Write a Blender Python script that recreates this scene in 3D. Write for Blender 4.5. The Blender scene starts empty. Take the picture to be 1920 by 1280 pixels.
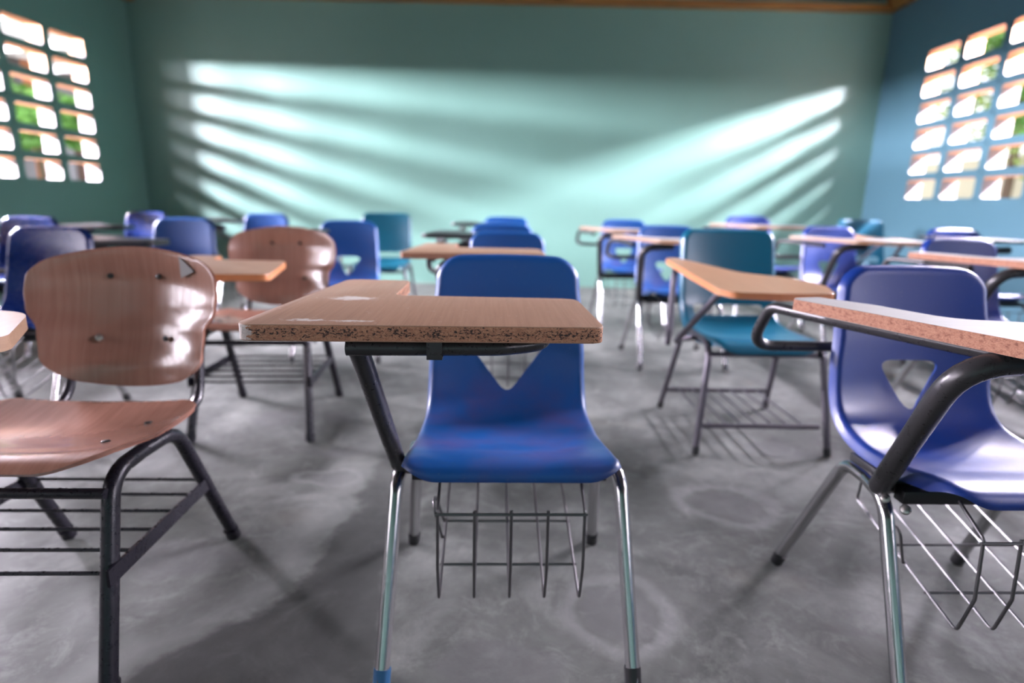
import bpy, bmesh, math, random
from mathutils import Vector, Matrix, geometry
random.seed(7)
R = math.radians
scene = bpy.context.scene
COL = scene.collection

# ------------------------------------------------------------------ materials
def new_mat(name):
    m = bpy.data.materials.new(name); m.use_nodes = True
    nt = m.node_tree
    return m, nt, nt.nodes['Principled BSDF']
def nd(nt, typ, **kw):
    n = nt.nodes.new(typ)
    for k, v in kw.items():
        if k in n.inputs: n.inputs[k].default_value = v
        else: setattr(n, k, v)
    return n
def ramp(nt, src, stops):
    r = nt.nodes.new('ShaderNodeValToRGB')
    el = r.color_ramp.elements
    while len(el) < len(stops): el.new(.5)
    for e, (p, c) in zip(el, stops):
        e.position = p; e.color = (*c, 1) if len(c) == 3 else c
    nt.links.new(src, r.inputs['Fac']); return r
def mixc(nt, fac, a, b, mode='MIX'):
    m = nt.nodes.new('ShaderNodeMix'); m.data_type = 'RGBA'; m.blend_type = mode
    for s, v in ((0, fac), (6, a), (7, b)):
        if hasattr(v, 'is_output'): nt.links.new(v, m.inputs[s])
        elif s == 0: m.inputs[0].default_value = v
        else: m.inputs[s].default_value = (*v, 1)
    return m.outputs[2]
def math_n(nt, op, a, b=None, clamp=False):
    m = nt.nodes.new('ShaderNodeMath'); m.operation = op; m.use_clamp = clamp
    for i, v in enumerate((a, b)):
        if v is None: continue
        if hasattr(v, 'is_output'): nt.links.new(v, m.inputs[i])
        else: m.inputs[i].default_value = v
    return m.outputs[0]
def coords(nt, kind='Object', scale=(1, 1, 1), loc=(0, 0, 0)):
    t = nt.nodes.new('ShaderNodeTexCoord'); mp = nt.nodes.new('ShaderNodeMapping')
    mp.inputs['Scale'].default_value = scale; mp.inputs['Location'].default_value = loc
    nt.links.new(t.outputs[kind], mp.inputs['Vector']); return mp.outputs['Vector']
def noise(nt, vec, scale, detail=4, rough=.55, dist=0):
    n = nd(nt, 'ShaderNodeTexNoise'); n.inputs['Scale'].default_value = scale
    n.inputs['Detail'].default_value = detail; n.inputs['Roughness'].default_value = rough
    n.inputs['Distortion'].default_value = dist
    nt.links.new(vec, n.inputs['Vector']); return n.outputs['Fac']
def bump(nt, b, h, strength=.3, dist=.002):
    n = nd(nt, 'ShaderNodeBump'); n.inputs['Strength'].default_value = strength
    n.inputs['Distance'].default_value = dist
    nt.links.new(h, n.inputs['Height']); nt.links.new(n.outputs['Normal'], b.inputs['Normal'])

def mat_plastic(name, base, worn, rough=.33, wear=.75):
    m, nt, b = new_mat(name)
    v = coords(nt)
    # scuffed, whitened seat and faint smudges
    sm = ramp(nt, noise(nt, v, 7, 5, .6), [(.42, (0, 0, 0)), (.7, (1, 1, 1))]).outputs[0]
    sep = nd(nt, 'ShaderNodeSeparateXYZ'); nt.links.new(v, sep.inputs[0])
    low = ramp(nt, sep.outputs[2], [(.425, (1, 1, 1)), (.56, (.12, .12, .12))]).outputs[0]
    f = math_n(nt, 'MULTIPLY', math_n(nt, 'MULTIPLY', sm, low), wear)
    c = mixc(nt, f, base, worn)
    fine = ramp(nt, noise(nt, v, 160, 2), [(.66, (0, 0, 0)), (.72, (1, 1, 1))]).outputs[0]
    c = mixc(nt, math_n(nt, 'MULTIPLY', fine, .12), c, (.2, .2, .22))
    nt.links.new(c, b.inputs['Base Color'])
    rr = ramp(nt, noise(nt, v, 20, 4), [(.3, (rough - .02,) * 3), (.75, (rough + .05,) * 3)]).outputs[0]
    nt.links.new(rr, b.inputs['Roughness'])
    bump(nt, b, noise(nt, v, 350, 2), .08, .001)
    return m
M = {}
M['blue'] = mat_plastic('blue_plastic', (.004, .060, .225), (.07, .05, .15), .38)
M['navy'] = mat_plastic('dark_blue_plastic', (.006, .024, .14), (.03, .035, .12), .26, .3)
M['violet'] = mat_plastic('faded_blue_plastic', (.006, .032, .20), (.05, .045, .13), .36, .45)
M['teal'] = mat_plastic('teal_plastic', (.004, .10, .17), (.03, .13, .19), .30, .5)
M['darkteal'] = mat_plastic('dark_teal_plastic', (.003, .07, .11), (.02, .1, .14), .32, .4)

def mat_metal(name, base, rough, metallic, chip=None, amt=.62):
    m, nt, b = new_mat(name)
    v = coords(nt)
    b.inputs['Metallic'].default_value = metallic
    n1 = noise(nt, v, 85, 6, .7)
    if chip:
        f = ramp(nt, n1, [(amt, (0, 0, 0)), (amt + .05, (1, 1, 1))]).outputs[0]
        nt.links.new(mixc(nt, f, base, chip), b.inputs['Base Color'])
    else:
        b.inputs['Base Color'].default_value = (*base, 1)
    rr = ramp(nt, noise(nt, v, 90, 4), [(.3, (rough * .8,) * 3), (.75, (min(1, rough * 1.5),) * 3)]).outputs[0]
    nt.links.new(rr, b.inputs['Roughness'])
    bump(nt, b, noise(nt, v, 200, 2), .04, .0006)
    return m
M['chrome'] = mat_metal('worn_chrome', (.52, .515, .525), .17, 1.0, (.16, .13, .11), .68)
M['grey_tube'] = mat_metal('grey_painted_steel', (.11, .10, .12), .35, .55, (.05, .05, .05), .66)
M['gunmetal'] = mat_metal('gunmetal_steel', (.050, .048, .050), .30, .5, (.02, .017, .015), .66)
M['black_tube'] = mat_metal('black_enamel_steel', (.010, .009, .014), .28, .1, (.055, .052, .058), .70)
m, nt, b = new_mat('basket_wire'); b.inputs['Base Color'].default_value = (.13, .128, .13, 1); b.inputs['Metallic'].default_value = .8; b.inputs['Roughness'].default_value = .34
M['wire'] = m
M['bolt'] = mat_metal('zinc_bolt', (.6, .58, .56), .28, 1.0)
M['dark_bolt'] = mat_metal('dark_rivet', (.02, .02, .018), .5, .2)
m, nt, b = new_mat('dark_plastic'); b.inputs['Base Color'].default_value = (.018, .018, .02, 1); b.inputs['Roughness'].default_value = .33
M['dark_plastic'] = m
m, nt, b = new_mat('blue_rubber'); b.inputs['Base Color'].default_value = (.02, .09, .2, 1); b.inputs['Roughness'].default_value = .33
M['blue_cap'] = m
m, nt, b = new_mat('grey_sticker'); b.inputs['Base Color'].default_value = (.16, .155, .15, 1); b.inputs['Roughness'].default_value = .6
M['grey_sticker'] = m

def mat_wood(name, c1, c2, rough, grain=(90, 2.5, 90), coat=0.0, chips=False, scr=.5):
    m, nt, b = new_mat(name)
    v = coords(nt, 'Object', grain)
    g = noise(nt, v, 1.2, 6, .6, .4)
    big = noise(nt, coords(nt), 5, 3)
    c = mixc(nt, ramp(nt, g, [(.32, (0, 0, 0)), (.7, (1, 1, 1))]).outputs[0], c1, c2)
    c = mixc(nt, math_n(nt, 'MULTIPLY', ramp(nt, big, [(.4, (0, 0, 0)), (.75, (1, 1, 1))]).outputs[0], .35), c, tuple(x * .72 for x in c1))
    # dark pin pricks and short pencil scratches
    pk = ramp(nt, noise(nt, coords(nt, 'Object', (40, 130, 60)), 1, 2), [(.735, (0, 0, 0)), (.75, (1, 1, 1))]).outputs[0]
    c = mixc(nt, math_n(nt, 'MULTIPLY', pk, scr), c, (.05, .04, .035))
    if chips:     # whitish paint rubbed on the top, each patch with its own place
        vv = coords(nt)
        for (cx, cy, sx, sy) in ((-.310, -.112, .070, .034), (-.335, -.324, .055, .014), (-.262, -.326, .055, .012)):
            d = nd(nt, 'ShaderNodeVectorMath', operation='SUBTRACT'); nt.links.new(vv, d.inputs[0]); d.inputs[1].default_value = (cx, cy, 0)
            d2 = nd(nt, 'ShaderNodeVectorMath', operation='MULTIPLY'); nt.links.new(d.outputs[0], d2.inputs[0]); d2.inputs[1].default_value = (1 / sx, 1 / sy, 0)
            ln = nd(nt, 'ShaderNodeVectorMath', operation='LENGTH'); nt.links.new(d2.outputs[0], ln.inputs[0])
            near = math_n(nt, 'SUBTRACT', 1.0, ln.outputs['Value'], True)
            sp = noise(nt, coords(nt, 'Object', (70, 190, 1)), 1, 5, .7)
            f = ramp(nt, math_n(nt, 'ADD', math_n(nt, 'MULTIPLY', near, .42), sp), [(.66, (0, 0, 0)), (.72, (1, 1, 1))]).outputs[0]
            c = mixc(nt, math_n(nt, 'MULTIPLY', f, .8), c, (.52, .50, .46))
    nt.links.new(c, b.inputs['Base Color'])
    b.inputs['Roughness'].default_value = rough
    b.inputs['Coat Weight'].default_value = coat; b.inputs['Coat Roughness'].default_value = .12
    bump(nt, b, g, .10, .001)
    return m
M['laminate'] = mat_wood('wood_laminate', (.30, .182, .118), (.235, .135, .085), .45, (120, 4, 120), chips=True)
M['laminate_plain'] = mat_wood('wood_laminate_plain', (.30, .19, .12), (.23, .14, .085), .38)
M['plywood'] = mat_wood('varnished_plywood', (.34, .175, .128), (.26, .125, .09), .22, (75, 5, 3), .6, scr=.15)
M['grey_laminate'] = mat_wood('grey_laminate', (.225, .222, .205), (.185, .182, .168), .68, (6, 110, 60), scr=.2)
M['orange_laminate'] = mat_wood('orange_laminate', (.38, .22, .12), (.32, .175, .09), .32)

def mat_chipboard(name, c1, c2, c3, pits=True):
    m, nt, b = new_mat(name)
    v = coords(nt, 'Object', (1, 1, 1.6))
    n1 = noise(nt, v, 260, 5, .7, 1.2); n2 = noise(nt, v, 130, 4, .6)
    c = mixc(nt, ramp(nt, n1, [(.35, (0, 0, 0)), (.62, (1, 1, 1))]).outputs[0], c1, c2)
    c = mixc(nt, ramp(nt, n2, [(.5, (0, 0, 0)), (.7, (1, 1, 1))]).outputs[0], c, c3)
    pit = noise(nt, v, 210, 3, .6, .6)
    if pits:
        sep = nd(nt, 'ShaderNodeSeparateXYZ'); nt.links.new(coords(nt), sep.inputs[0])
        mid = ramp(nt, sep.outputs[2], [(.726, (0, 0, 0)), (.734, (1, 1, 1)), (.741, (1, 1, 1)), (.747, (0, 0, 0))]).outputs[0]
        clus = noise(nt, v, 38, 3, .6)
        th = math_n(nt, 'ADD', math_n(nt, 'ADD', pit, math_n(nt, 'MULTIPLY', mid, .10)), math_n(nt, 'MULTIPLY', math_n(nt, 'SUBTRACT', clus, .5), .35))
        pf = ramp(nt, th, [(.60, (0, 0, 0)), (.69, (1, 1, 1))]).outputs[0]
        c = mixc(nt, pf, c, (.022, .011, .006))
        ln_ = ramp(nt, sep.outputs[2], [(.7466, (0, 0, 0)), (.7474, (1, 1, 1)), (.7483, (1, 1, 1)), (.7488, (0, 0, 0))]).outputs[0]
        c = mixc(nt, math_n(nt, 'MULTIPLY', ln_, .75), c, (.03, .025, .022))
        wc = ramp(nt, math_n(nt, 'ADD', sep.outputs[0], math_n(nt, 'MULTIPLY', math_n(nt, 'SUBTRACT', n2, .5), .05)), [(.0, (1, 1, 1)), (1, (0, 0, 0))])
        wc.color_ramp.elements[0].position = 0; wc.color_ramp.elements[1].position = .001
        shift = math_n(nt, 'ADD', sep.outputs[0], math_n(nt, 'ADD', .409, math_n(nt, 'MULTIPLY', math_n(nt, 'SUBTRACT', n2, .5), .05)))
        wf = math_n(nt, 'LESS_THAN', shift, 0.0)
        c = mixc(nt, math_n(nt, 'MULTIPLY', wf, .8), c, (.55, .52, .49))
        bump(nt, b, math_n(nt, 'SUBTRACT', n1, pf), .9, .002)
    else:
        bump(nt, b, n1, .6, .0015)
    nt.links.new(c, b.inputs['Base Color']); b.inputs['Roughness'].default_value = .8
    return m
M['chip'] = mat_chipboard('raw_chipboard', (.22, .085, .04), (.47, .25, .14), (.30, .125, .065))
M['chip_pink'] = mat_chipboard('pink_chipboard', (.24, .095, .055), (.40, .20, .125), (.16, .06, .035), False)
M['brown_edge'] = mat_wood('brown_edge_band', (.26, .14, .07), (.20, .10, .05), .45)
M['orange_edge'] = mat_wood('orange_edge_band', (.52, .20, .075), (.45, .16, .06), .4)
m, nt, b = new_mat('white_chip'); v = coords(nt)
nt.links.new(ramp(nt, noise(nt, v, 150, 4), [(.3, (.35, .2, .14)), (.5, (.62, .58, .54))]).outputs[0], b.inputs['Base Color']); b.inputs['Roughness'].default_value = .7
M['white_chip'] = m

# room surfaces
m, nt, b = new_mat('green_wall_paint'); v = coords(nt)
c = mixc(nt, ramp(nt, noise(nt, v, 1.3, 5), [(.35, (0, 0, 0)), (.7, (1, 1, 1))]).outputs[0], (.142, .280, .232), (.152, .292, .244))
nt.links.new(c, b.inputs['Base Color']); b.inputs['Roughness'].default_value = .42
bump(nt, b, noise(nt, v, 3.5, 3), .12, .02)
M['wall'] = m
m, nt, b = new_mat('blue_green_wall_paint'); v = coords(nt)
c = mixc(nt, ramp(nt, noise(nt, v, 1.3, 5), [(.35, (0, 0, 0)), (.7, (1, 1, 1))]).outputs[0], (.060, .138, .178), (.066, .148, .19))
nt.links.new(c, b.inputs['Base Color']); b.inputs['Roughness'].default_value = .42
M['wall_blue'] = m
m, nt, b = new_mat('block_reveal_paint'); v = coords(nt)
c = mixc(nt, ramp(nt, noise(nt, v, 6, 3), [(.4, (0, 0, 0)), (.65, (1, 1, 1))]).outputs[0], (.150, .143, .148), (.16, .13, .11))
nt.links.new(c, b.inputs['Base Color']); b.inputs['Roughness'].default_value = .7
M['reveal'] = m
m, nt, b = new_mat('block_orange_reveal'); b.inputs['Base Color'].default_value = (.42, .20, .09, 1); b.inputs['Roughness'].default_value = .7
M['reveal_orange'] = m

# concrete floor with its stains
m, nt, b = new_mat('stained_concrete'); v = coords(nt)
def dnoise(scale, det, ro, di, lo, hi): return ramp(nt, noise(nt, v, scale, det, ro, di), [(lo, (0, 0, 0)), (hi, (1, 1, 1))]).outputs[0]
c = mixc(nt, dnoise(1.6, 6, .6, 1.2, .35, .68), (.046, .051, .045), (.150, .160, .145))
c = mixc(nt, math_n(nt, 'MULTIPLY', dnoise(3.6, 8, .72, .6, .50, .74), .6), c, (.285, .30, .275))
c = mixc(nt, math_n(nt, 'MULTIPLY', dnoise(2.6, 8, .7, .5, .52, .70), .75), c, (.043, .046, .041))
c = mixc(nt, math_n(nt, 'MULTIPLY', dnoise(9, 8, .72, .3, .50, .66), .42), c, (.035, .038, .034))
c = mixc(nt, math_n(nt, 'MULTIPLY', dnoise(11, 8, .72, .6, .54, .70), .42), c, (.25, .26, .24))
c = mixc(nt, math_n(nt, 'MULTIPLY', dnoise(28, 6, .75, 0, .45, .75), .35), c, (.10, .10, .10))
c = mixc(nt, math_n(nt, 'MULTIPLY', dnoise(2.3, 4, .5, 0, .62, .72), .25), c, (.17, .15, .115))
STAINS = ((.65, 1.75, .13, .10, 1), (-1.07, 2.36, .12, .11, 0), (-.82, 2.41, .08, .08, 0), (-.67, 1.83, .09, .05, 1), (.23, 1.21, .10, .11, 1), (-.9, 1.35, .2, .1, 0), (.98, 2.2, .12, .1, 0), (.45, .95, .16, .08, 0), (-.05, 1.03, .17, .09, 0), (-.7, 2.05, .16, .05, 0), (1.0, 1.95, .03, .02, 0), (.82, 1.98, .03, .02, 0))
for (sx, sy, rx, ry, ring) in STAINS:
    wob = nd(nt, 'ShaderNodeVectorMath', operation='ADD'); nt.links.new(v, wob.inputs[0])
    nz = nd(nt, 'ShaderNodeTexNoise'); nz.inputs['Scale'].default_value = 7; nt.links.new(v, nz.inputs['Vector'])
    sc_ = nd(nt, 'ShaderNodeVectorMath', operation='SCALE'); nt.links.new(nz.outputs['Color'], sc_.inputs[0]); sc_.inputs['Scale'].default_value = .09
    nt.links.new(sc_.outputs[0], wob.inputs[1])
    d = nd(nt, 'ShaderNodeVectorMath', operation='SUBTRACT'); nt.links.new(wob.outputs[0], d.inputs[0]); d.inputs[1].default_value = (sx + .045, sy + .045, 0)
    d2 = nd(nt, 'ShaderNodeVectorMath', operation='MULTIPLY'); nt.links.new(d.outputs[0], d2.inputs[0]); d2.inputs[1].default_value = (1 / rx, 1 / ry, 0)
    ln = nd(nt, 'ShaderNodeVectorMath', operation='LENGTH'); nt.links.new(d2.outputs[0], ln.inputs[0])
    L = math_n(nt, 'MULTIPLY', ln.outputs['Value'], .5)
    f = ramp(nt, L, [(.36, (1, 1, 1)), (.48, (0, 0, 0))]).outputs[0]
    c = mixc(nt, math_n(nt, 'MULTIPLY', f, .5), c, (.10, .10, .10))
    if ring:
        f = ramp(nt, L, [(.46, (0, 0, 0)), (.54, (1, 1, 1)), (.60, (1, 1, 1)), (.74, (0, 0, 0))]).outputs[0]
        c = mixc(nt, math_n(nt, 'MULTIPLY', math_n(nt, 'MULTIPLY', f, noise(nt, v, 9, 5, .7)), .34), c, (.40, .40, .395))
# long damp track beside the middle desk with a pale chalky fringe, and a brown patch in front of it
wob = nd(nt, 'ShaderNodeSeparateXYZ'); nt.links.new(v, wob.inputs[0])
near = math_n(nt, 'MAXIMUM', math_n(nt, 'SUBTRACT', 1.25, wob.outputs[1]), 0.0)
xo = math_n(nt, 'ADD', math_n(nt, 'ADD', wob.outputs[0], .435), math_n(nt, 'MULTIPLY', near, .35))
xo = math_n(nt, 'ADD', xo, math_n(nt, 'MULTIPLY', math_n(nt, 'SUBTRACT', noise(nt, v, 5, 7, .65), .5), .20))
hw_ = math_n(nt, 'ADD', .085, math_n(nt, 'MULTIPLY', near, .5))
tr = math_n(nt, 'SUBTRACT', math_n(nt, 'ABSOLUTE', xo), hw_)
far = ramp(nt, wob.outputs[1], [(.0, (1, 1, 1)), (1, (1, 1, 1))])
fade = math_n(nt, 'SUBTRACT', 1.0, math_n(nt, 'MULTIPLY', math_n(nt, 'SUBTRACT', wob.outputs[1], 1.7), 1.1, True), True)
fr = math_n(nt, 'ABSOLUTE', math_n(nt, 'ADD', math_n(nt, 'ADD', xo, hw_), .09))
fr = ramp(nt, fr, [(.0, (1, 1, 1)), (.11, (0, 0, 0))]).outputs[0]
c = mixc(nt, math_n(nt, 'MULTIPLY', math_n(nt, 'MULTIPLY', fr, fade), .5), c, (.22, .23, .215))
f = ramp(nt, tr, [(.0, (1, 1, 1)), (.03, (0, 0, 0))]).outputs[0]
c = mixc(nt, math_n(nt, 'MULTIPLY', math_n(nt, 'MULTIPLY', f, fade), .72), c, (.026, .028, .026))
nt.links.new(c, b.inputs['Base Color'])
nt.links.new(ramp(nt, noise(nt, v, 3, 5), [(.3, (.58,) * 3), (.7, (.8,) * 3)]).outputs[0], b.inputs['Roughness'])
bump(nt, b, noise(nt, v, 25, 6, .65), .2, .006)
M['floor'] = m
M['beam'] = mat_wood('timber_beam', (.34, .17, .035), (.13, .06, .015), .6, (2, 14, 40))
m, nt, b = new_mat('roof_sheet'); b.inputs['Base Color'].default_value = (.10, .10, .115, 1); b.inputs['Roughness'].default_value = .6
M['ceiling'] = m; b.inputs['Base Color'].default_value = (.05, .05, .058, 1)
# outdoors
def flat(name, c, rough=.8, var=.15, s=3):
    m, nt, b = new_mat(name); v = coords(nt)
    k = mixc(nt, ramp(nt, noise(nt, v, s, 5), [(.35, (0, 0, 0)), (.68, (1, 1, 1))]).outputs[0], c, tuple(x * (1 - var) for x in c))
    nt.links.new(k, b.inputs['Base Color']); b.inputs['Roughness'].default_value = rough
    return m
M['earth'] = flat('dry_earth', (.26, .23, .19), .9, .3, .8)
M['leaf'] = flat('leaf_green', (.15, .36, .06), .6, .5, 2)
M['leaf_pale'] = flat('leaf_yellow_green', (.38, .52, .14), .6, .4, 2)
M['bark'] = flat('bark', (.16, .11, .07))
M['render_white'] = flat('white_render', (.30, .30, .31), .8, .06)
M['render_cream'] = flat('cream_render', (.62, .58, .40), .8, .08)
M['roof_grey'] = flat('grey_roof', (.30, .29, .28))
M['shade_brown'] = flat('brown_shutter', (.12, .07, .05))
M['orange_post'] = flat('orange_paint', (.70, .30, .15))

# ------------------------------------------------------------------ mesh helpers
def mesh_of(name, bm, mats, smooth=True):
    bmesh.ops.recalc_face_normals(bm, faces=bm.faces[:])
    me = bpy.data.meshes.new(name); bm.to_mesh(me); bm.free()
    for k in (mats if isinstance(mats, (list, tuple)) else [mats]): me.materials.append(M[k])
    if smooth:
        me.polygons.foreach_set('use_smooth', [True] * len(me.polygons))
        me.set_sharp_from_angle(angle=R(38))
    return me
def fillet(pts, rad, n=7):
    P = [Vector(p) for p in pts]; out = [P[0]]
    for i in range(1, len(P) - 1):
        a, b_, c_ = P[i - 1], P[i], P[i + 1]
        u = (a - b_).normalized(); w = (c_ - b_).normalized()
        r = rad[i] if isinstance(rad, (list, tuple)) else rad
        ang = u.angle(w)
        if r <= 0 or ang > 3.1: out.append(b_); continue
        t = min(r / math.tan(ang / 2), .48 * (a - b_).length, .48 * (c_ - b_).length)
        p0, p1 = b_ + u * t, b_ + w * t
        for k in range(n + 1):
            s = k / n; out.append(p0 * (1 - s) ** 2 + b_ * 2 * s * (1 - s) + p1 * s * s)
    out.append(P[-1]); return out
def tube(bm, pts, r, rad=.03, seg=12, caps=True):
    P = fillet(pts, rad) if len(pts) > 2 else [Vector(p) for p in pts]
    t0 = (P[1] - P[0]).normalized()
    up = Vector((0, 0, 1)) if abs(t0.z) < .9 else Vector((1, 0, 0))
    n = t0.cross(up).normalized(); rings = []
    for i, p in enumerate(P):
        if i == 0: t = t0
        elif i == len(P) - 1: t = (P[-1] - P[-2]).normalized()
        else: t = ((P[i + 1] - p).normalized() + (p - P[i - 1]).normalized()).normalized()
        n = (n - t * n.dot(t)).normalized(); bnm = t.cross(n)
        rings.append([bm.verts.new(p + (n * math.cos(2 * math.pi * k / seg) + bnm * math.sin(2 * math.pi * k / seg)) * r) for k in range(seg)])
    for a, b_ in zip(rings, rings[1:]):
        for k in range(seg): bm.faces.new((a[k], a[(k + 1) % seg], b_[(k + 1) % seg], b_[k]))
    if caps: bm.faces.new(rings[0][::-1]); bm.faces.new(rings[-1])
def box(bm, lo, hi, mi=0, bev=0):
    vs = [bm.verts.new((x, y, z)) for x in (lo[0], hi[0]) for y in (lo[1], hi[1]) for z in (lo[2], hi[2])]
    fs = [bm.faces.new([vs[i] for i in q]) for q in ((0, 1, 3, 2), (4, 6, 7, 5), (0, 4, 5, 1), (2, 3, 7, 6), (0, 2, 6, 4), (1, 5, 7, 3))]
    for f in fs: f.material_index = mi
    if bev:
        es = list({e for f in fs for e in f.edges}); bmesh.ops.bevel(bm, geom=es, offset=bev, segments=2, affect='EDGES', profile=.5)
def bar(bm, a, b_, w, t, up=(0, 0, 1)):       # flat bar from a to b: w across 'up', t thick
    a, b_ = Vector(a), Vector(b_); d = (b_ - a).normalized(); s = d.cross(Vector(up)).normalized(); u = s.cross(d)
    vs = [bm.verts.new(p + s * (t / 2 * i) + u * (w / 2 * j)) for p in (a, b_) for i, j in ((-1, -1), (1, -1), (1, 1), (-1, 1))]
    for q in ((0, 1, 2, 3), (7, 6, 5, 4), (0, 4, 5, 1), (1, 5, 6, 2), (2, 6, 7, 3), (3, 7, 4, 0)): bm.faces.new([vs[i] for i in q])
def disc(bm, c, nrm, r, h, seg=12, dome=True):
    c, nrm = Vector(c), Vector(nrm).normalized()
    q = nrm.to_track_quat('Z', 'Y'); prev = None
    prof = [(1, 0), (1, .45), (.8, .85), (.4, 1)] if dome else [(1, 0), (1, 1)]
    for pr, ph in prof:
        ring = [bm.verts.new(c + q @ Vector((math.cos(k * 2 * math.pi / seg) * r * pr, math.sin(k * 2 * math.pi / seg) * r * pr, h * ph))) for k in range(seg)]
        if prev:
            for k in range(seg): bm.faces.new((prev[k], prev[(k + 1) % seg], ring[(k + 1) % seg], ring[k]))
        else: bm.faces.new(ring[::-1])
        prev = ring
    bm.faces.new(prev)
def round_poly(pts, rads, n=6):
    N = len(pts); out = []
    for i in range(N):
        a, b_, c_ = Vector(pts[i - 1]), Vector(pts[i]), Vector(pts[(i + 1) % N])
        r = rads[i] if isinstance(rads, (list, tuple)) else rads
        u = (a - b_).normalized(); w = (c_ - b_).normalized(); ang = u.angle(w)
        t = min(r / math.tan(ang / 2), .45 * (a - b_).length, .45 * (c_ - b_).length)
        if r <= 0: out.append(b_); continue
        p0, p1 = b_ + u * t, b_ + w * t
        for k in range(n + 1):
            s = k / n; out.append(p0 * (1 - s) ** 2 + b_ * 2 * s * (1 - s) + p1 * s * s)
    return out
def slab(poly, zf, th, name, mats, bev=.0016):
    """board of thickness th; zf(x, y) its top height; slot 0 top, slot 1 edge, slot 2 underside (or white corner)"""
    bm = bmesh.new()
    top = [bm.verts.new((p.x, p.y, zf(p.x, p.y))) for p in poly]
    bot = [bm.verts.new((p.x, p.y, zf(p.x, p.y) - th)) for p in poly]
    ft = bm.faces.new(top); fb = bm.faces.new(bot[::-1]); n = len(poly)
    for i in range(n):
        f = bm.faces.new((top[i], bot[i], bot[(i + 1) % n], top[(i + 1) % n])); f.material_index = 1
    if bev: bmesh.ops.bevel(bm, geom=list(ft.edges) + list(fb.edges), offset=bev, segments=2, affect='EDGES', profile=.5)
    return mesh_of(name, bm, mats)
def crom(P, n):
    out = []; P = [Vector(p) for p in P]; Q = [P[0] * 2 - P[1]] + P + [P[-1] * 2 - P[-2]]
    for i in range(1, len(Q) - 2):
        for k in range(n):
            t = k / n; a, b_, c_, d = Q[i - 1:i + 3]
            out.append(.5 * ((2 * b_) + (c_ - a) * t + (2 * a - 5 * b_ + 4 * c_ - d) * t * t + (3 * b_ - a - 3 * c_ + d) * t ** 3))
    out.append(P[-1]); return out
def shell_mesh(name, prof, half, dish, mat, hole=None, rt=.06, rb=.07, lip=.02, lipd=.022, th=.005, step=.013, crown=.008, mats=None, crownb=0):
    """moulded sheet: prof = (y,z) side curve from the top of the back to the front of the seat, half(t)=half width at arc length t,
    dish(t)=how far the middle sinks below the edges, hole=polygon in (x,t)"""
    C = crom([(0, y, z) for y, z in prof], 10)
    S = [0]
    for a, b_ in zip(C, C[1:]): S.append(S[-1] + (b_ - a).length)
    Ltot = S[-1]
    def at(t):
        t = max(0, min(Ltot, t)); i = 0
        lo, hi = 0, len(S) - 1
        while hi - lo > 1:
            mid = (lo + hi) // 2
            if S[mid] <= t: lo = mid
            else: hi = mid
        f = (t - S[lo]) / max(1e-9, S[hi] - S[lo])
        p = C[lo].lerp(C[hi], f)
        i0, i1 = max(0, lo - 4), min(len(C) - 1, hi + 4)
        tg = (C[i1] - C[i0]).normalized(); nrm = Vector((0, tg.z, -tg.y)); return p, nrm   # nrm points to the sitter's side
    def hw(t):
        w = half(t)
        if t < rt: w = w - rt + math.sqrt(max(0, rt * rt - (rt - t) ** 2))
        if t > Ltot - rb: q = t - (Ltot - rb); w = w - rb + math.sqrt(max(0, rb * rb - q * q))
        return w
    ts = [Ltot * (.5 - .5 * math.cos(math.pi * i / 60)) for i in range(61)]
    def cr(x, t): return t + crown * (x / half(t)) ** 2 * max(0, 1 - t / .15) - crownb * (x / half(t)) ** 2 * max(0, 1 - (Ltot - t) / .12)
    right = [(hw(t), t) for t in ts]; left = [(-w, t) for w, t in right[::-1]]
    outline = []
    nx = 14; w0, w1 = hw(0), hw(Ltot)
    bot = [(w1 - 2 * w1 * i / nx, Ltot) for i in range(1, nx)]; topp = [(-w0 + 2 * w0 * i / nx, 0) for i in range(1, nx)]
    for p in right + bot + left + topp:
        if not outline or (Vector(p) - Vector(outline[-1])).length > .003: outline.append(p)
    if (Vector(outline[0]) - Vector(outline[-1])).length < .003: outline.pop()
    verts = [Vector(p) for p in outline]; nO = len(verts)
    edges = [(i, (i + 1) % nO) for i in range(nO)]
    OV = verts[:]
    hp = []
    if hole:
        hp = round_poly(hole[0], hole[1], 5); b0 = len(verts); verts += hp
        edges += [(b0 + i, b0 + (i + 1) % len(hp)) for i in range(len(hp))]
    def inside(p, poly):
        c_ = False; j = len(poly) - 1
        for i in range(len(poly)):
            if (poly[i].y > p.y) != (poly[j].y > p.y) and p.x < (poly[j].x - poly[i].x) * (p.y - poly[i].y) / (poly[j].y - poly[i].y) + poly[i].x: c_ = not c_
            j = i
        return c_
    def dist(p, poly):
        best = 9
        for i in range(len(poly)):
            a, b_ = poly[i - 1], poly[i]; ab = b_ - a
            t = max(0, min(1, (p - a).dot(ab) / max(1e-12, ab.length_squared)))
            best = min(best, (a + ab * t - p).length)
        return best
    # rows of points that follow the rolled rim, then a grid
    for k in (.25, .5, .75, 1.0, 1.3):
        for i in range(0, nO, 1):
            a, b_ = OV[i - 1], OV[(i + 1) % nO]; tg = (b_ - a).normalized(); q = OV[i] + Vector((-tg.y, tg.x)) * lip * k
            if not inside(q, OV): q = OV[i] - Vector((-tg.y, tg.x)) * lip * k
            if inside(q, OV) and dist(q, OV) > lip * k * .93: verts.append(q)
    xs = int(.5 / step)
    for i in range(-xs, xs + 1):
        for j in range(int(Ltot / step) + 1):
            p = Vector((i * step + (step / 2 if j % 2 else 0), j * step))
            if inside(p, OV) and dist(p, OV) > lip * 1.55 and (not hp or (not inside(p, hp) and dist(p, hp) > step * .55)): verts.append(p)
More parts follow.
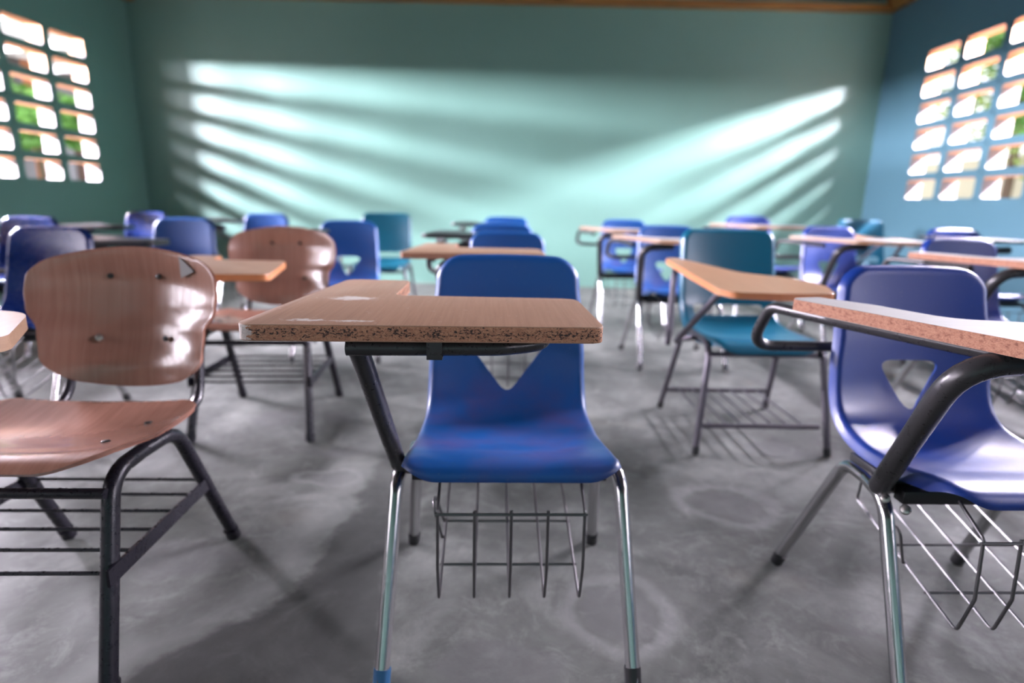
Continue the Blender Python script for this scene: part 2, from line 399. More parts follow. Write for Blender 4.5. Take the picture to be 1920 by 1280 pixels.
    ov, oe, of, *_ = geometry.delaunay_2d_cdt(verts, edges, [], 0, 1e-5)
    bm = bmesh.new(); bv = []
    for p in ov:
        x, t = p.x, p.y
        P, nrm = at(cr(x, t)); w = half(t)
        d = dist(p, OV)
        off = -dish(t) * (1 - min(1, abs(x) / w) ** 2.2)
        if d < lip: k = 1 - d / lip; off -= lipd * (1 - math.sqrt(max(0, 1 - k * k))) * (1 - .75 * max(0, min(1, (t - Ltot + .10) / .07)))
        bv.append(bm.verts.new((x, P.y + nrm.y * off, P.z + nrm.z * off)))
    for f in of:
        cc = sum((ov[i] for i in f), Vector((0, 0))) / len(f)
        if inside(cc, OV) and not (hp and inside(cc, hp)): bm.faces.new([bv[i] for i in f])
    for vv in [vv for vv in bm.verts if not vv.link_faces]: bm.verts.remove(vv)
    bmesh.ops.recalc_face_normals(bm, faces=bm.faces[:])
    tot = sum((f.normal for f in bm.faces), Vector())
    if tot.y > 0: bmesh.ops.reverse_faces(bm, faces=bm.faces[:])
    bm.normal_update()
    # give it thickness towards the back
    fs = bm.faces[:]; vs = bm.verts[:]; bnd = [e for e in bm.edges if e.is_boundary]
    nor = {v_: v_.normal.copy() for v_ in vs}
    back = {v_: bm.verts.new(v_.co - nor[v_] * th) for v_ in vs}
    for f in fs: bm.faces.new([back[v_] for v_ in reversed(f.verts[:])])
    for e in bnd:
        l = e.link_loops[0]; a, b_ = l.vert, l.link_loop_next.vert
        f = bm.faces.new((b_, a, back[a], back[b_])); f.material_index = 1 if mats else 0
    me = mesh_of(name, bm, mats or mat)
    me.set_sharp_from_angle(angle=R(70))
    return me
def lerp_tab(tab):
    def f(t):
        if t <= tab[0][0]: return tab[0][1]
        for (a, b_), (c_, d) in zip(tab, tab[1:]):
            if t <= c_: s = (t - a) / (c_ - a); s = s * s * (3 - 2 * s); return b_ + (d - b_) * s
        return tab[-1][1]
    return f
def build(name, fn, mats, smooth=True):
    bm = bmesh.new(); fn(bm); return mesh_of(name, bm, mats, smooth)

# ------------------------------------------------------------------ chair kinds: lists of (part, mesh, parent index or None, label)
def legs(front, rear, top_f, top_r, r, mat, cap, first=None):
    out = []
    for s in (-1, 1):
        ym = (top_f[1] + top_r[1]) / 2; xm = (top_f[0] + top_r[0]) / 2 - .006
        def mk(foot, top):
            return lambda bm: tube(bm, [(s * foot[0], foot[1], .012), (s * top[0], top[1], top[2]), (s * xm, ym, top[2])], r, .085, 14)
        for foot, top in ((front, top_f), (rear, top_r)):
            i = len(out)
            out.append(('leg', build('leg', mk(foot, top), mat), None, None))
            d = Vector((s * foot[0], foot[1], 0)) - Vector((s * top[0], top[1], top[2])); d.normalize()
            p1 = Vector((s * foot[0], foot[1], .006))
            out.append(('foot_cap', build('foot_cap', lambda bm: tube(bm, [p1 - d * .032, p1], r * 1.18, 0, 12), first if first and i == 0 else cap), i, 'blue foot cap' if first and i == 0 else None))
    return out
def blue_basket(bm):
    for k in range(5):
        x = -.14 + .07 * k
        pts = [(x, .06, .405), (x, .115, .36), (x, .125, .255), (x, -.215, .165), (x, -.237, .25), (x, -.228, .366)]
        if k in (0, 4): pts += [(x, -.16, .405)]
        tube(bm, pts, .0031, .012, 8)
    for y, z in ((-.229, .364), (-.13, .1905), (-.01, .2223)): tube(bm, [(-.145, y, z - .005), (.145, y, z - .005)], .003, 0, 8)
    tube(bm, [(-.145, -.01, .217), (-.165, -.01, .285), (-.165, -.06, .285), (-.145, -.06, .205)], .003, .02, 8)
def seat_frame(bm):
    for y0, y1 in ((-.105, -.075), (.045, .075)): box(bm, (-.205, y0, .366), (.205, y1, .394), 0, .003)
    box(bm, (-.212, -.07, .372), (-.165, .07, .402), 0, .003); box(bm, (.165, -.07, .372), (.212, .07, .402), 0, .003)
PB = [(.247, .81), (.238, .755), (.217, .66), (.197, .57), (.181, .505), (.155, .462), (.11, .440), (.03, .432), (-.07, .440), (-.15, .456), (-.205, .463), (-.236, .456), (-.25, .436)]
W_B = lerp_tab([(0, .178), (.06, .183), (.16, .19), (.26, .198), (.36, .200), (.5, .206), (.62, .212), (.72, .211)])
D_B = lerp_tab([(0, .016), (.15, .024), (.3, .03), (.42, .024), (.6, .012), (.72, .004)])
TRI = ([(-.083, .232), (.083, .232), (0, .362)], [.022, .022, .028])
TRI_WIDE = ([(-.125, .195), (.125, .195), (0, .352)], [.03, .03, .03])
def shells(mat, tri=TRI): return shell_mesh('seat_shell', PB, W_B, D_B, mat, tri, lip=.020, lipd=.03)
PT = [(.285, .845), (.272, .79), (.245, .68), (.225, .60), (.213, .545), (.195, .50), (.16, .465), (.10, .445), (.0, .438), (-.1, .442), (-.19, .448), (-.24, .432), (-.255, .402)]
W_T = lerp_tab([(0, .205), (.08, .212), (.25, .214), (.4, .212), (.6, .216), (.8, .205)])
D_T = lerp_tab([(0, .020), (.2, .04), (.35, .045), (.5, .03), (.65, .016), (.8, .006)])
SLOT = ([(-.155, .338), (.155, .338), (.155, .380), (-.155, .380)], .014)
def shellt(mat): return shell_mesh('seat_shell', PT, W_T, D_T, mat, SLOT, rt=.05, rb=.09, lip=.024, lipd=.04)

# --- desk tops
def flatz(z): return lambda x, y: z
ZT = .75
polyA = round_poly([(-.431, -.360), (.133, -.350), (.126, -.078), (-.236, -.067), (-.233, .150), (-.378, .158)], [.022, .018, .03, .016, .014, .03])
tabA = slab(polyA, flatz(ZT), .026, 'tablet', ['laminate', 'chip'])
polyN = round_poly([(-.222, -.335), (-.10, -.42), (.15, -.42), (.15, -.20), (-.086, -.160), (-.205, -.135), (-.258, .0), (-.325, .092), (-.393, .072)], [.08, .08, .05, .04, .1, .08, .1, .012, .012], 9)
tabN = slab(polyN, flatz(ZT), .026, 'tablet', ['grey_laminate', 'chip_pink'])
tabN_wood = slab(polyN, flatz(ZT), .02, 'tablet', ['grey_laminate', 'brown_edge'])
tabL_wood = slab(polyA, flatz(ZT), .024, 'tablet', ['laminate_plain', 'chip_pink'])
polyM = round_poly([(-.34, .06), (-.338, -.3), (-.332, -.522), (-.295, -.582), (-.154, -.594), (.016, -.575), (.046, -.47), (.035, -.39), (-.02, -.318), (-.146, -.243), (-.215, -.09), (-.295, .078)], [.02, .2, .06, .05, .1, .03, .04, .06, .1, .12, .15, .02], 7)
zM = lambda x, y: .68 + .0635 * (y + .594)
tabM = slab(polyM, zM, .022, 'tablet', ['orange_laminate', 'orange_edge'], .003)
polyC = round_poly([(-.34, -.50), (.172, -.462), (.108, -.034), (-.20, -.01), (-.21, .15), (-.33, .15)], [.05, .03, .04, .05, .02, .02])
tabC = slab(polyC, flatz(.68), .024, 'tablet', ['laminate_plain', 'orange_edge'])
polyB = round_poly([(-.39, -.47), (.06, -.45), (.172, -.30), (.06, -.10), (-.24, -.05), (-.25, .15), (-.36, .15)], [.05, .07, .04, .12, .05, .02, .02], 9)
tabB = slab(polyB, flatz(.712), .024, 'tablet', ['laminate_plain', 'laminate_plain'])
polyK = round_poly([(-.42, -.33), (-.02, -.33), (-.02, -.10), (-.22, -.06), (-.24, .12), (-.36, .12)], [.05, .05, .06, .05, .03, .03])
tabK = slab(polyK, flatz(.765), .018, 'tablet', ['dark_plastic', 'dark_plastic'], .004)
polyF = round_poly([(-.50, -.30), (.10, -.30), (.10, -.08), (-.25, -.05), (-.27, .12), (-.48, .12)], [.05, .05, .06, .05, .03, .03])
tabF = slab(polyF, flatz(.70), .03, 'tablet', ['dark_plastic', 'dark_plastic'], .004)

def arm_blue(z, far=False):          # tube that leaves the seat, leans out and forward, bends under the board; loop behind the back
    zz = z - .026 - .015
    def f(bm):
        tube(bm, [(-.205, -.05, .385), (-.238, -.075, .39), (-.295, -.285, zz - .004), (-.12, -.27, zz)], .0205, [0, .03, .095, 0], 18)
    def loop(bm):
        tube(bm, [(.0, .262, .60), (-.385, .262, .60), (-.372, .205, zz), (-.318, .05, zz)] + ([(-.185, -.25, zz), (-.14, -.30, zz)] if far else [(-.318, -.18, zz)]), .013, [0, .06, .045, .1, .03, 0][:6 if far else 5], 14)
    return f, loop
def arm_straight(bm): tube(bm, [(-.20, -.05, .375), (-.234, -.075, .385), (-.258, -.318, .712)], .0172, [0, .03, 0], 16)
def cross_tube(bm):
    zz = ZT - .026 - .0128
    tube(bm, [(-.268, -.343, zz), (-.03, -.334, zz), (.045, -.300, zz), (.05, -.12, zz + .001)], .0125, [0, .06, .07, 0], 16, caps=False)
def cross_in(bm):
    zz = ZT - .026 - .0128
    tube(bm, [(-.2685, -.343, zz), (-.255, -.3425, zz)], .0108, 0, 16)
def clip(bm):
    zz = ZT - .026
    pts = [(-.013, 0), (-.013, -.026), (.013, -.026), (.013, 0)]
    bar(bm, (-.143, -.3555, zz - .0135), (-.143 + .024, -.3555, zz - .0135), .027, .0022); bar(bm, (-.143, -.342, zz - .0268), (-.119, -.342, zz - .0268), .0022, .026)
    bar(bm, (-.143, -.3245, zz - .0135), (-.119, -.3245, zz - .0135), .027, .0022)
def bolt_n(p): return lambda bm: disc(bm, p, (-.5, -.6, .5), .010, .008)
F_B, R_B, TF_B, TR_B = (.25, -.262), (.25, .245), (.236, -.095, .375), (.215, .075, .375)
base_blue_bright = legs(F_B, R_B, TF_B, TR_B, .0145, 'chrome', 'dark_plastic', 'blue_cap')
base_blue = legs(F_B, R_B, TF_B, TR_B, .0142, 'chrome', 'dark_plastic')
basket_me = build('wire_basket', blue_basket, 'wire'); frame_me = build('seat_frame', seat_frame, 'dark_plastic')
wide_me = shells('blue', TRI_WIDE)
blue_me, navy_me, violet_me = shells('blue'), shells('navy'), shells('violet')
teal_me, dteal_me = shellt('teal'), shellt('darkteal')
armf, armloop = arm_blue(ZT)
arm_me = build('arm_post', armf, 'gunmetal'); loop_me = build('arm_loop', armloop, 'gunmetal'); longloop_me = build('arm_loop', arm_blue(ZT, True)[1], 'gunmetal')
bolt_mes = [build('bolt', bolt_n(p), 'bolt') for p in ((-.249, -.112, .385), (-.226, -.142, .376))]
cross_me = build('support_tube', cross_tube, 'gunmetal'); crossin_me = build('tube_end', cross_in, 'dark_plastic'); clip_me = build('pipe_clip', clip, 'gunmetal')
low_f = lambda bm: tube(bm, [(-.205, -.05, .385), (-.238, -.075, .39), (-.34, -.20, .655), (-.2, -.2, .655)], .0185, [0, .03, .07, 0], 12)
lowarm_me = build('arm_post', low_f, 'gunmetal')

def kind_blue(shell, tablet, feet=base_blue, low=False, extra=()):
    L = list(feet)
    L += [('seat_shell', shell, None, None), ('seat_frame', frame_me, None, None), ('wire_basket', basket_me, None, None)]
    L += [('arm_post', lowarm_me if low else arm_me, None, None)]
    if not low: L += [('arm_loop', loop_me, None, None)]
    L += [('tablet', tablet, None, None)]
    for e in extra: L.append(e)
    return L
# teal kind
def rack_teal(bm):
    tube(bm, [(-.243, -.205, .10), (.243, -.205, .10)], .0095, 0, 12); tube(bm, [(-.236, .245, .10), (.236, .245, .10)], .0095, 0, 12)
    for k in range(7): tube(bm, [(-.18 + .06 * k, -.205, .104), (-.18 + .06 * k, .245, .104)], .0035, 0, 8)
def frame_teal(bm):
    tube(bm, [(-.212, -.19, .385), (.212, -.19, .385)], .0105, 0, 12); tube(bm, [(-.212, .10, .385), (.212, .10, .385)], .0105, 0, 12)
    tube(bm, [(-.12, -.20, .385), (-.12, .11, .385)], .008, 0, 10); tube(bm, [(.12, -.20, .385), (.12, .11, .385)], .008, 0, 10)
def arm_teal(bm):
    tube(bm, [(-.215, -.02, .41), (-.30, -.06, .41), (-.325, -.13, .42), (-.285, -.44, .664), (-.10, -.46, .664)], .012, [0, .03, .03, .04, 0], 12)
    tube(bm, [(-.325, -.02, .38), (-.325, -.03, .44), (-.312, .02, .694), (-.30, -.2, .680)], .012, [0, .02, .04, 0], 12)
teal_base = legs((.257, -.265), (.250, .275), (.215, -.20, .42), (.215, .13, .42), .0125, 'grey_tube', 'dark_plastic')
def kind_teal(shell):
    return list(teal_base) + [('seat_shell', shell, None, None), ('seat_frame', build('seat_frame', frame_teal, 'grey_tube'), None, None),
        ('shelf_rack', build('shelf_rack', rack_teal, 'grey_tube'), None, None), ('arm_post', build('arm_post', arm_teal, 'grey_tube'), None, None), ('tablet', tabM, None, None)]
# wooden kind
wood_base = legs((.225, -.285), (.225, .275), (.200, -.150, .402), (.208, .075, .402), .0165, 'black_tube', 'black_tube')
PW = [(.297, .808), (.288, .75), (.272, .68), (.255, .60), (.240, .53), (.230, .445)]
W_W = lerp_tab([(0, .230), (.11, .237), (.165, .233), (.215, .207), (.29, .202), (.37, .185)])
D_W = lerp_tab([(0, .055), (.1, .075), (.22, .075), (.33, .055)])
PS = [(.155, .455), (.12, .451), (.05, .446), (-.03, .447), (-.10, .455), (-.16, .462), (-.20, .457), (-.228, .440)]
W_S = lerp_tab([(0, .235), (.06, .245), (.2, .240), (.32, .225), (.42, .205)])
D_S = lerp_tab([(0, .012), (.12, .024), (.25, .02), (.4, .004)])
woodback = shell_mesh('backrest', PW, W_W, D_W, 'plywood', None, rt=.05, rb=.06, lip=.006, lipd=.002, th=.011, crown=.05, crownb=.035)
woodseat = shell_mesh('seat', PS, W_S, D_S, 'plywood', None, rt=.05, rb=.11, lip=.006, lipd=.002, th=.011, crown=0)
def brace(s): return lambda bm: bar(bm, (s * .224, .175, .222), (s * .228, -.243, .232), .034, .006)
def rack_wood(bm):
    for k in range(6):
        y = -.215 + .078 * k; tube(bm, [(-.222, y, .226), (.222, y, .226)], .0042, 0, 8)
def stretch_wood(bm):
    tube(bm, [(-.205, -.18, .375), (.205, -.18, .375)], .0105, 0, 12)
def backpost(s): return lambda bm: tube(bm, [(s * .17, .05, .405), (s * .17, .275, .40), (s * .15, .375, .735)], .0125, [0, .07, 0], 12)
def wood_arm(z): return lambda bm: tube(bm, [(-.205, .02, .40), (-.30, .0, .40), (-.31, -.05, z - .038), (-.28, -.32, z - .038), (-.05, -.33, z - .038)], .0125, [0, .04, .05, .05, 0], 12)
def seat_bolts(bm, p): disc(bm, p, (0, 0, 1), .009, .003)
def kind_wood(tablet, z, feature=False):
    L = list(wood_base)
    L += [('seat', woodseat, None, None), ('backrest', woodback, None, None)]
    ib = len(L) - 1; iseat = len(L) - 2
    for s in (-1, 1):
        L.append(('brace', build('brace', brace(s), 'black_tube'), None, None)); L.append(('back_post', build('back_post', backpost(s), 'black_tube'), None, None))
    L += [('shelf_rack', build('shelf_rack', rack_wood, 'black_tube'), None, None), ('stretcher', build('stretcher', stretch_wood, 'black_tube'), None, None)]
    L += [('arm_post', build('arm_post', wood_arm(z), 'black_tube'), None, None), ('tablet', tablet, None, None)]
    pos = [(-.062, 0, .722, 'dark_bolt'), (.062, .351, .722, 'dark_bolt'), (-.085, .330, .565, 'bolt'), (.085, .330, .565, 'dark_bolt')]
    for x, y, z_, mt in pos:
        y = (.297 + (z_ - .808) * .24) + D_W(.808 - z_) * (1 - (abs(x) / .22) ** 2.2) - .001
        L.append(('bolt', build('bolt', lambda bm: disc(bm, (x, y + .003, z_), (-x * 3.0, -1, .22), .0075 if mt != 'bolt' else .010, .006 if mt != 'bolt' else .009), mt), ib, 'dark rivet' if mt != 'bolt' else 'silver bolt head'))
    if feature:
        def patch(bm):
            for dy in (0, .0012):
                vs = []
                for x, z_ in ((.128, .778), (.172, .742), (.130, .722)):
                    vs.append(bm.verts.new((x, .297 + (z_ - .808) * .24 + D_W(.808 - z_) * (1 - (x / .232) ** 2.2) - .002 - dy, z_)))
                bm.faces.new(vs)
            bm.verts.ensure_lookup_table(); q = bm.verts
            for a, b_ in ((0, 1), (1, 2), (2, 0)): bm.faces.new((q[a], q[b_], q[b_ + 3], q[a + 3]))
        L.append(('sticker', build('sticker', patch, 'grey_sticker', False), ib, 'grey triangular patch'))
    for x, y in ((.17, .04), (.155, -.085), (-.155, -.085), (-.17, .04)):
        zz = .452 - .024 + .02
        L.append(('bolt', build('bolt', lambda bm: disc(bm, (x, y, (.4461 if y > 0 else .4535) - D_S(.155 - y) * (1 - (abs(x) / .242) ** 2.2) - .0015), (0, .1, 1), .009, .005), 'dark_bolt'), iseat, None))
    return L
def instance(name, parts, loc, rot, label, cat, group, scale=1.0):
    e = bpy.data.objects.new(name, None); COL.objects.link(e)
    e.empty_display_size = .1
    e.location = (loc[0], loc[1], 0); e.rotation_euler = (0, 0, R(rot)); e.scale = (scale,) * 3
    e['label'] = label; e['category'] = cat; e['group'] = group
    made = []
    for nm, me, par, lab in parts:
        o = bpy.data.objects.new(nm, me); COL.objects.link(o)
        o.parent = e if par is None else made[par]
        if lab: o['label'] = lab
        made.append(o)
    return e

extraA = [('support_tube', cross_me, None, None)]
KA = kind_blue(wide_me, tabA, base_blue_bright)
KA = [(n_, build('arm_post', arm_straight, 'gunmetal') if n_ == 'arm_post' else me_, p_, l_) for n_, me_, p_, l_ in KA]
KA.append(('support_tube', cross_me, None, None)); KA.append(('tube_end', crossin_me, len(KA) - 1, None)); KA.append(('pipe_clip', clip_me, len(KA) - 2, None))
KN = [(n_, longloop_me if n_ == 'arm_loop' else me_, p_, l_) for n_, me_, p_, l_ in kind_blue(violet_me, tabN)]; KN += [('bolt', q, None, None) for q in bolt_mes]
GB, GT, GW = 'blue shell chairs with writing arm', 'teal shell chairs with writing arm', 'plywood chairs with writing arm'
CH = [
 ('A', KA, (-.04, 1.24), 4, 'blue plastic chair in the middle front with L-shaped brown writing board of rough edge', GB, 1),
 ('N', KN, (.95, 1.21), 3.5, 'blue plastic chair at right front with grey curved writing board', GB, 1),
 ('B', kind_wood(tabB, .72, True), (-1.02, 1.17), 4, 'plywood chair with black legs at left front, nearest of the two wooden chairs', GW, 1),
 ('C', kind_wood(tabC, .68), (-1.10, 2.38), 6.5, 'plywood chair with black legs behind the front wooden chair', GW, 1),
 ('M', kind_teal(teal_me), (.889, 2.40), 3, 'teal plastic chair with slotted back and orange curved writing board, right of centre', GT, 1),
 ('K2', kind_blue(blue_me, tabL_wood), (-.10, 2.60), 4, 'blue plastic chair with brown L-shaped board right behind the middle front chair', GB, .985),
 ('K1', kind_blue(blue_me, tabK), (-.16, 3.28), 4, 'blue plastic chair with black board, second behind the middle front chair', GB, 1),
 ('K0', kind_blue(blue_me, tabK), (-.20, 4.67), 4, 'blue plastic chair with black board, farthest in the middle column', GB, 1),
 ('L2', kind_blue(blue_me, tabN_wood), (.87, 3.56), 4, 'nearer of two blue chairs with dark posts left of the orange-board teal chair', GB, 1),
 ('L1', kind_blue(blue_me, tabN_wood), (.76, 4.64), 4, 'farther of two blue chairs left of the orange-board teal chair, near the far wall', GB, 1),
 ('I', kind_blue(blue_me, tabK, low=False), (-1.14, 3.50), 5, 'blue plastic chair with triangular hole just behind the rear wooden chair', GB, .985),
 ('J', kind_teal(dteal_me), (-1.20, 4.70), 4, 'dark teal plastic chair with slotted back near the far wall, left of centre', GT, .975),
 ('H', kind_blue(blue_me, tabK), (-2.16, 4.60), 4, 'blue plastic chair top showing above the rear wooden chair near far wall', GB, .98),
 ('G', kind_blue(blue_me, tabF, low=True), (-2.09, 3.31), 4, 'blue plastic chair between the two wooden chairs in the photo, third row on left', GB, .985),
 ('F', kind_blue(navy_me, tabF, low=True), (-3.33, 4.87), 4, 'dark blue chair back in the far left corner near the green side wall', GB, .96),
 ('D', kind_blue(navy_me, tabK), (-2.08, 2.28), 4, 'dark blue plastic chair right behind the front wooden chair, at left edge', GB, .975),
 ('E', kind_blue(navy_me, tabF, low=True), (-3.11, 3.38), 4, 'near-black blue chair behind the dark blue one at the left edge', GB, .965),
 ('O', kind_blue(violet_me, tabN_wood), (1.82, 4.80), 6, 'violet-blue chair with pale board, rearmost one left of the teal chair by right wall', GB, 1.06),
 ('P', kind_blue(violet_me, tabN_wood), (2.02, 3.82), 8, 'violet-blue chair with long pale board, in front of the teal chair by right wall', GB, 1.01),
 ('Q', kind_teal(teal_me), (2.98, 5.23), 4, 'teal plastic chair with slotted back near the far right corner', GT, 1),
 ('R', kind_blue(violet_me, tabK), (2.75, 3.70), 6, 'violet-blue chair with black board beneath the right window', GB, 1.02),
 ('S', kind_blue(violet_me, tabN), (2.02, 2.59), 6, 'blue plastic chair with grey board directly behind the right front chair', GB, 1.01),
]
CAT = 'chair'
for key, parts, loc, rot, lab, grp, sc_ in CH:
    nm = 'wooden_desk_chair' if grp == GW else 'student_desk_chair'
    instance(nm, parts, loc, rot, lab, CAT, grp, sc_)

# ------------------------------------------------------------------ the room
XL, XR, YB, YF, H = -4.30, 3.547, 6.64, -3.4, 2.86
def struct(name, me):
    o = bpy.data.objects.new(name, me); COL.objects.link(o); o['kind'] = 'structure'; return o
def bx(name, lo, hi, mat): return struct(name, build(name, lambda bm: box(bm, lo, hi), mat, False))
bx('floor', (XL - .14, YF - .2, -.1), (XR + .14, YB + .2, 0), 'floor')
bx('wall_back', (XL - .14, YB, 0), (XR + .14, YB + .15, H + .10), 'wall')
bx('wall_front', (XL - .14, YF - .15, 0), (XR + .14, YF, H), 'wall')
bx('ceiling', (XL - .14, YF - .2, H + .10), (XR + .14, YB + .2, H + .16), 'ceiling')
def beam_back(bm):
    box(bm, (XL + .10, YB - .10, H), (XR - .02, YB + .02, H + .055))
    for q in bm.verts: q.co.z += .045 - .075 * (q.co.x - XL) / (XR - XL)
struct('trim_1', build('trim_1', beam_back, 'beam', False))
bx('trim_2', (XR - .08, YF, H - .02), (XR + .14, YB, H + .10), 'beam')
bx('trim_3', (XL - .14, YF, H), (XL + .10, YB + .15, H + .10), 'beam')
Z0, PZ, HZ, NR = 1.0, .2255, .163, 6
PY, HY, DEP = .488, .405, .14
Z1 = Z0 + PZ * NR
def side_wall(name, x0, x1, spans, mat='wall'):
    def f(bm):
        box(bm, (x0, YF, 0), (x1, YB, Z0)); box(bm, (x0, YF, Z1), (x1, YB, H))
        ys = [YF] + [q for s in spans for q in s] + [YB]
        for a, b_ in zip(ys[::2], ys[1::2]): box(bm, (x0, a, Z0), (x1, b_, Z1))
    struct(name, build(name, f, mat, False))
def lattice(name, xin, xout, y0, NC, mat='wall'):
    def f(bm):
        for c_ in range(NC):
            for r_ in range(NR):
                yc, zc = y0 + PY * (c_ + .5), Z0 + PZ * (r_ + .5)
                inner = round_poly([(yc - HY / 2, zc - HZ / 2), (yc + HY / 2, zc - HZ / 2), (yc + HY / 2, zc + HZ / 2), (yc - HY / 2, zc + HZ / 2)], .03, 4)
                def outer(p):
                    dy, dz = p.x - yc, p.y - zc
                    k = min(PY / 2 / max(1e-9, abs(dy)), PZ / 2 / max(1e-9, abs(dz))); return (yc + dy * k, zc + dz * k)
                # outer ring with exact corners: project the four corner points
                out = [outer(p) for p in inner]
                n = len(inner)
                for q, s in enumerate(((-1, -1), (1, -1), (1, 1), (-1, 1))): out[q * 5 + 2] = (yc + s[0] * PY / 2, zc + s[1] * PZ / 2)
                A = [bm.verts.new((xin, p.x, p.y)) for p in inner]; B = [bm.verts.new((xin, *p)) for p in out]
                C_ = [bm.verts.new((xout, p.x, p.y)) for p in inner]; D_ = [bm.verts.new((xout, *p)) for p in out]
                for i in range(n):
                    j = (i + 1) % n
                    bm.faces.new((A[i], A[j], B[j], B[i])); g = bm.faces.new((D_[i], D_[j], C_[j], C_[i])); g.material_index = 1
                    h = bm.faces.new((A[j], A[i], C_[i], C_[j]))
                    zm = (inner[i].y + inner[j].y) / 2
                    h.material_index = 2 if (zm > zc + HZ * .42 or (r_ >= 4 and zm > zc - HZ * .2)) else 1  # orange on the hole tops and on the sides in the upper rows
    me = build(name, f, [mat, 'reveal', 'reveal_orange'], True)
    o = struct(name, me)
SP = [(-2.30, -2.30 + PY * 8), (5.976 - PY * 6, 5.976)]
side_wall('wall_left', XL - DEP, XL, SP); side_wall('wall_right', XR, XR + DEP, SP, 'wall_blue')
lattice('window_1', XL, XL - DEP, SP[1][0], 6); lattice('window_2', XL, XL - DEP, SP[0][0], 8)
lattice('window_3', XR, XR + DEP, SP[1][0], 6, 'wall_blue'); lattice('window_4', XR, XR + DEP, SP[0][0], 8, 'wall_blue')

# ------------------------------------------------------------------ outdoors
def overhang(name, x0, sgn, wid, z0, z1):
    def f(bm):
        n = 12
        for i in range(int(12 / .6)):
            y = YF - .6 + i * .6
        box(bm, (min(x0, x0 + sgn * wid), YF - 3, 0), (max(x0, x0 + sgn * wid), YB + 6, .05))
        for v_ in bm.verts:
            q = abs(v_.co.x - x0) / wid; v_.co.z += z0 + (z1 - z0) * q
        for i in range(14):
            y = YF - 2.5 + i * 1.1
            vs0 = len(bm.verts)
            box(bm, (min(x0, x0 + sgn * wid), y, -.10), (max(x0, x0 + sgn * wid), y + .06, 0))
            bm.verts.ensure_lookup_table()
            for v_ in bm.verts[vs0:]:
                q = abs(v_.co.x - x0) / wid; v_.co.z += z0 + (z1 - z0) * q
    struct(name, build(name, f, 'roof_grey', False))
overhang('roof_eave', XL - .14, -1, 2.2, 2.72, 2.57)
overhang('roof_eave', XR + .14, 1, 1.42, 3.10, 3.06)
bx('ground', (-60, -60, -.3), (60, 70, -.11), 'earth')
def tagged(name, me, label, cat, group=None, loc=(0, 0, 0)):
    o = bpy.data.objects.new(name, me); COL.objects.link(o); o.location = loc
    o['label'] = label; o['category'] = cat
    if group: o['group'] = group
    return o
def tree_parts(h, rad, n, seed, mat):
    rnd = random.Random(seed)
    def leaves(bm):
        blobs = [(Vector((rnd.uniform(-.6, .6) * rad, rnd.uniform(-.6, .6) * rad, h + rnd.uniform(-.55, .45) * rad)), rad * rnd.uniform(.4, .65)) for _ in range(9)]
        for _ in range(n):
            c_, r_ = rnd.choice(blobs)
            d = Vector((rnd.gauss(0, 1), rnd.gauss(0, 1), rnd.gauss(0, 1))).normalized()
            p = c_ + d * r_ * rnd.uniform(.55, 1)
            q = Vector((rnd.gauss(0, 1), rnd.gauss(0, 1), rnd.gauss(0, 1))).normalized().to_track_quat('Z', 'Y'); s = rnd.uniform(.06, .13)
            bm.faces.new([bm.verts.new(p + q @ Vector(v_) * s) for v_ in ((-1, 0, 0), (0, -.45, .1), (1, 0, 0), (0, .45, .1))])
    def trunk(bm):
        tube(bm, [(0, 0, -.11), (.05, .03, h * .5), (-.03, .05, h)], .09, .2, 8)
    bm = bmesh.new(); leaves(bm); me = bpy.data.meshes.new('crown'); bm.to_mesh(me); bm.free(); me.materials.append(M[mat])
    return me, build('trunk', trunk, 'bark')
def tree(loc, h, rad, n, seed, mat, label):
    e = bpy.data.objects.new('garden_tree', None); COL.objects.link(e); e.location = (*loc, 0); e['label'] = label; e['category'] = 'tree'; e['group'] = 'trees outside the windows'
    for me in tree_parts(h, rad, n, seed, mat):
        o = bpy.data.objects.new(me.name.split('.')[0], me); COL.objects.link(o); o.parent = e
tree((8.0, 9.6), 3.3, 1.5, 2600, 1, 'leaf', 'green leafy tree outside the right window, seen through its farthest blocks')
tree((7.0, 6.2), 3.2, 1.3, 2600, 2, 'leaf', 'green leafy tree outside the right window, seen through blocks at the frame edge')
tree((9.8, 13.0), 3.6, 2.0, 3000, 3, 'leaf_pale', 'yellow-green tree farther off outside the right window')
tree((-8.4, 10.2), 2.0, .8, 2200, 4, 'leaf', 'small bright green tree outside the left window')
def cream_wall(bm):
    box(bm, (10.4, -20, -.11), (10.6, 30, 2.1), 0, .01)
tagged('boundary_wall', build('boundary_wall', cream_wall, 'render_cream'), 'pale yellow boundary wall seen through the lower blocks of right window', 'wall')['kind'] = 'structure'
e = bpy.data.objects.new('neighbouring_building', None); COL.objects.link(e); e.location = (-11, 10, 0)
e['label'] = 'white building with grey eaves seen through the left window blocks'; e['category'] = 'building'
def part(nm, f, mat, par=e):
    o = bpy.data.objects.new(nm, build(nm, f, mat)); COL.objects.link(o); o.parent = par; return o
part('facade', lambda bm: box(bm, (-4, -14, -.11), (0, 8, 3.5)), 'render_white')
part('eave', lambda bm: box(bm, (-4.5, -14.5, 3.5), (.9, 8.5, 3.68)), 'roof_grey')
for y in (-1.6, 1.4, 4.4): part('shutter', lambda bm: box(bm, (.0, y, .9), (.04, y + .9, 2.1)), 'shade_brown')
for y in (-.1, 3.2): part('door_panel', lambda bm: box(bm, (.0, y, -.11), (.04, y + .8, 2.0)), 'shade_brown')
part('porch_post', lambda bm: box(bm, (.5, 2.6, -.11), (.72, 2.82, 3.5)), 'orange_post')

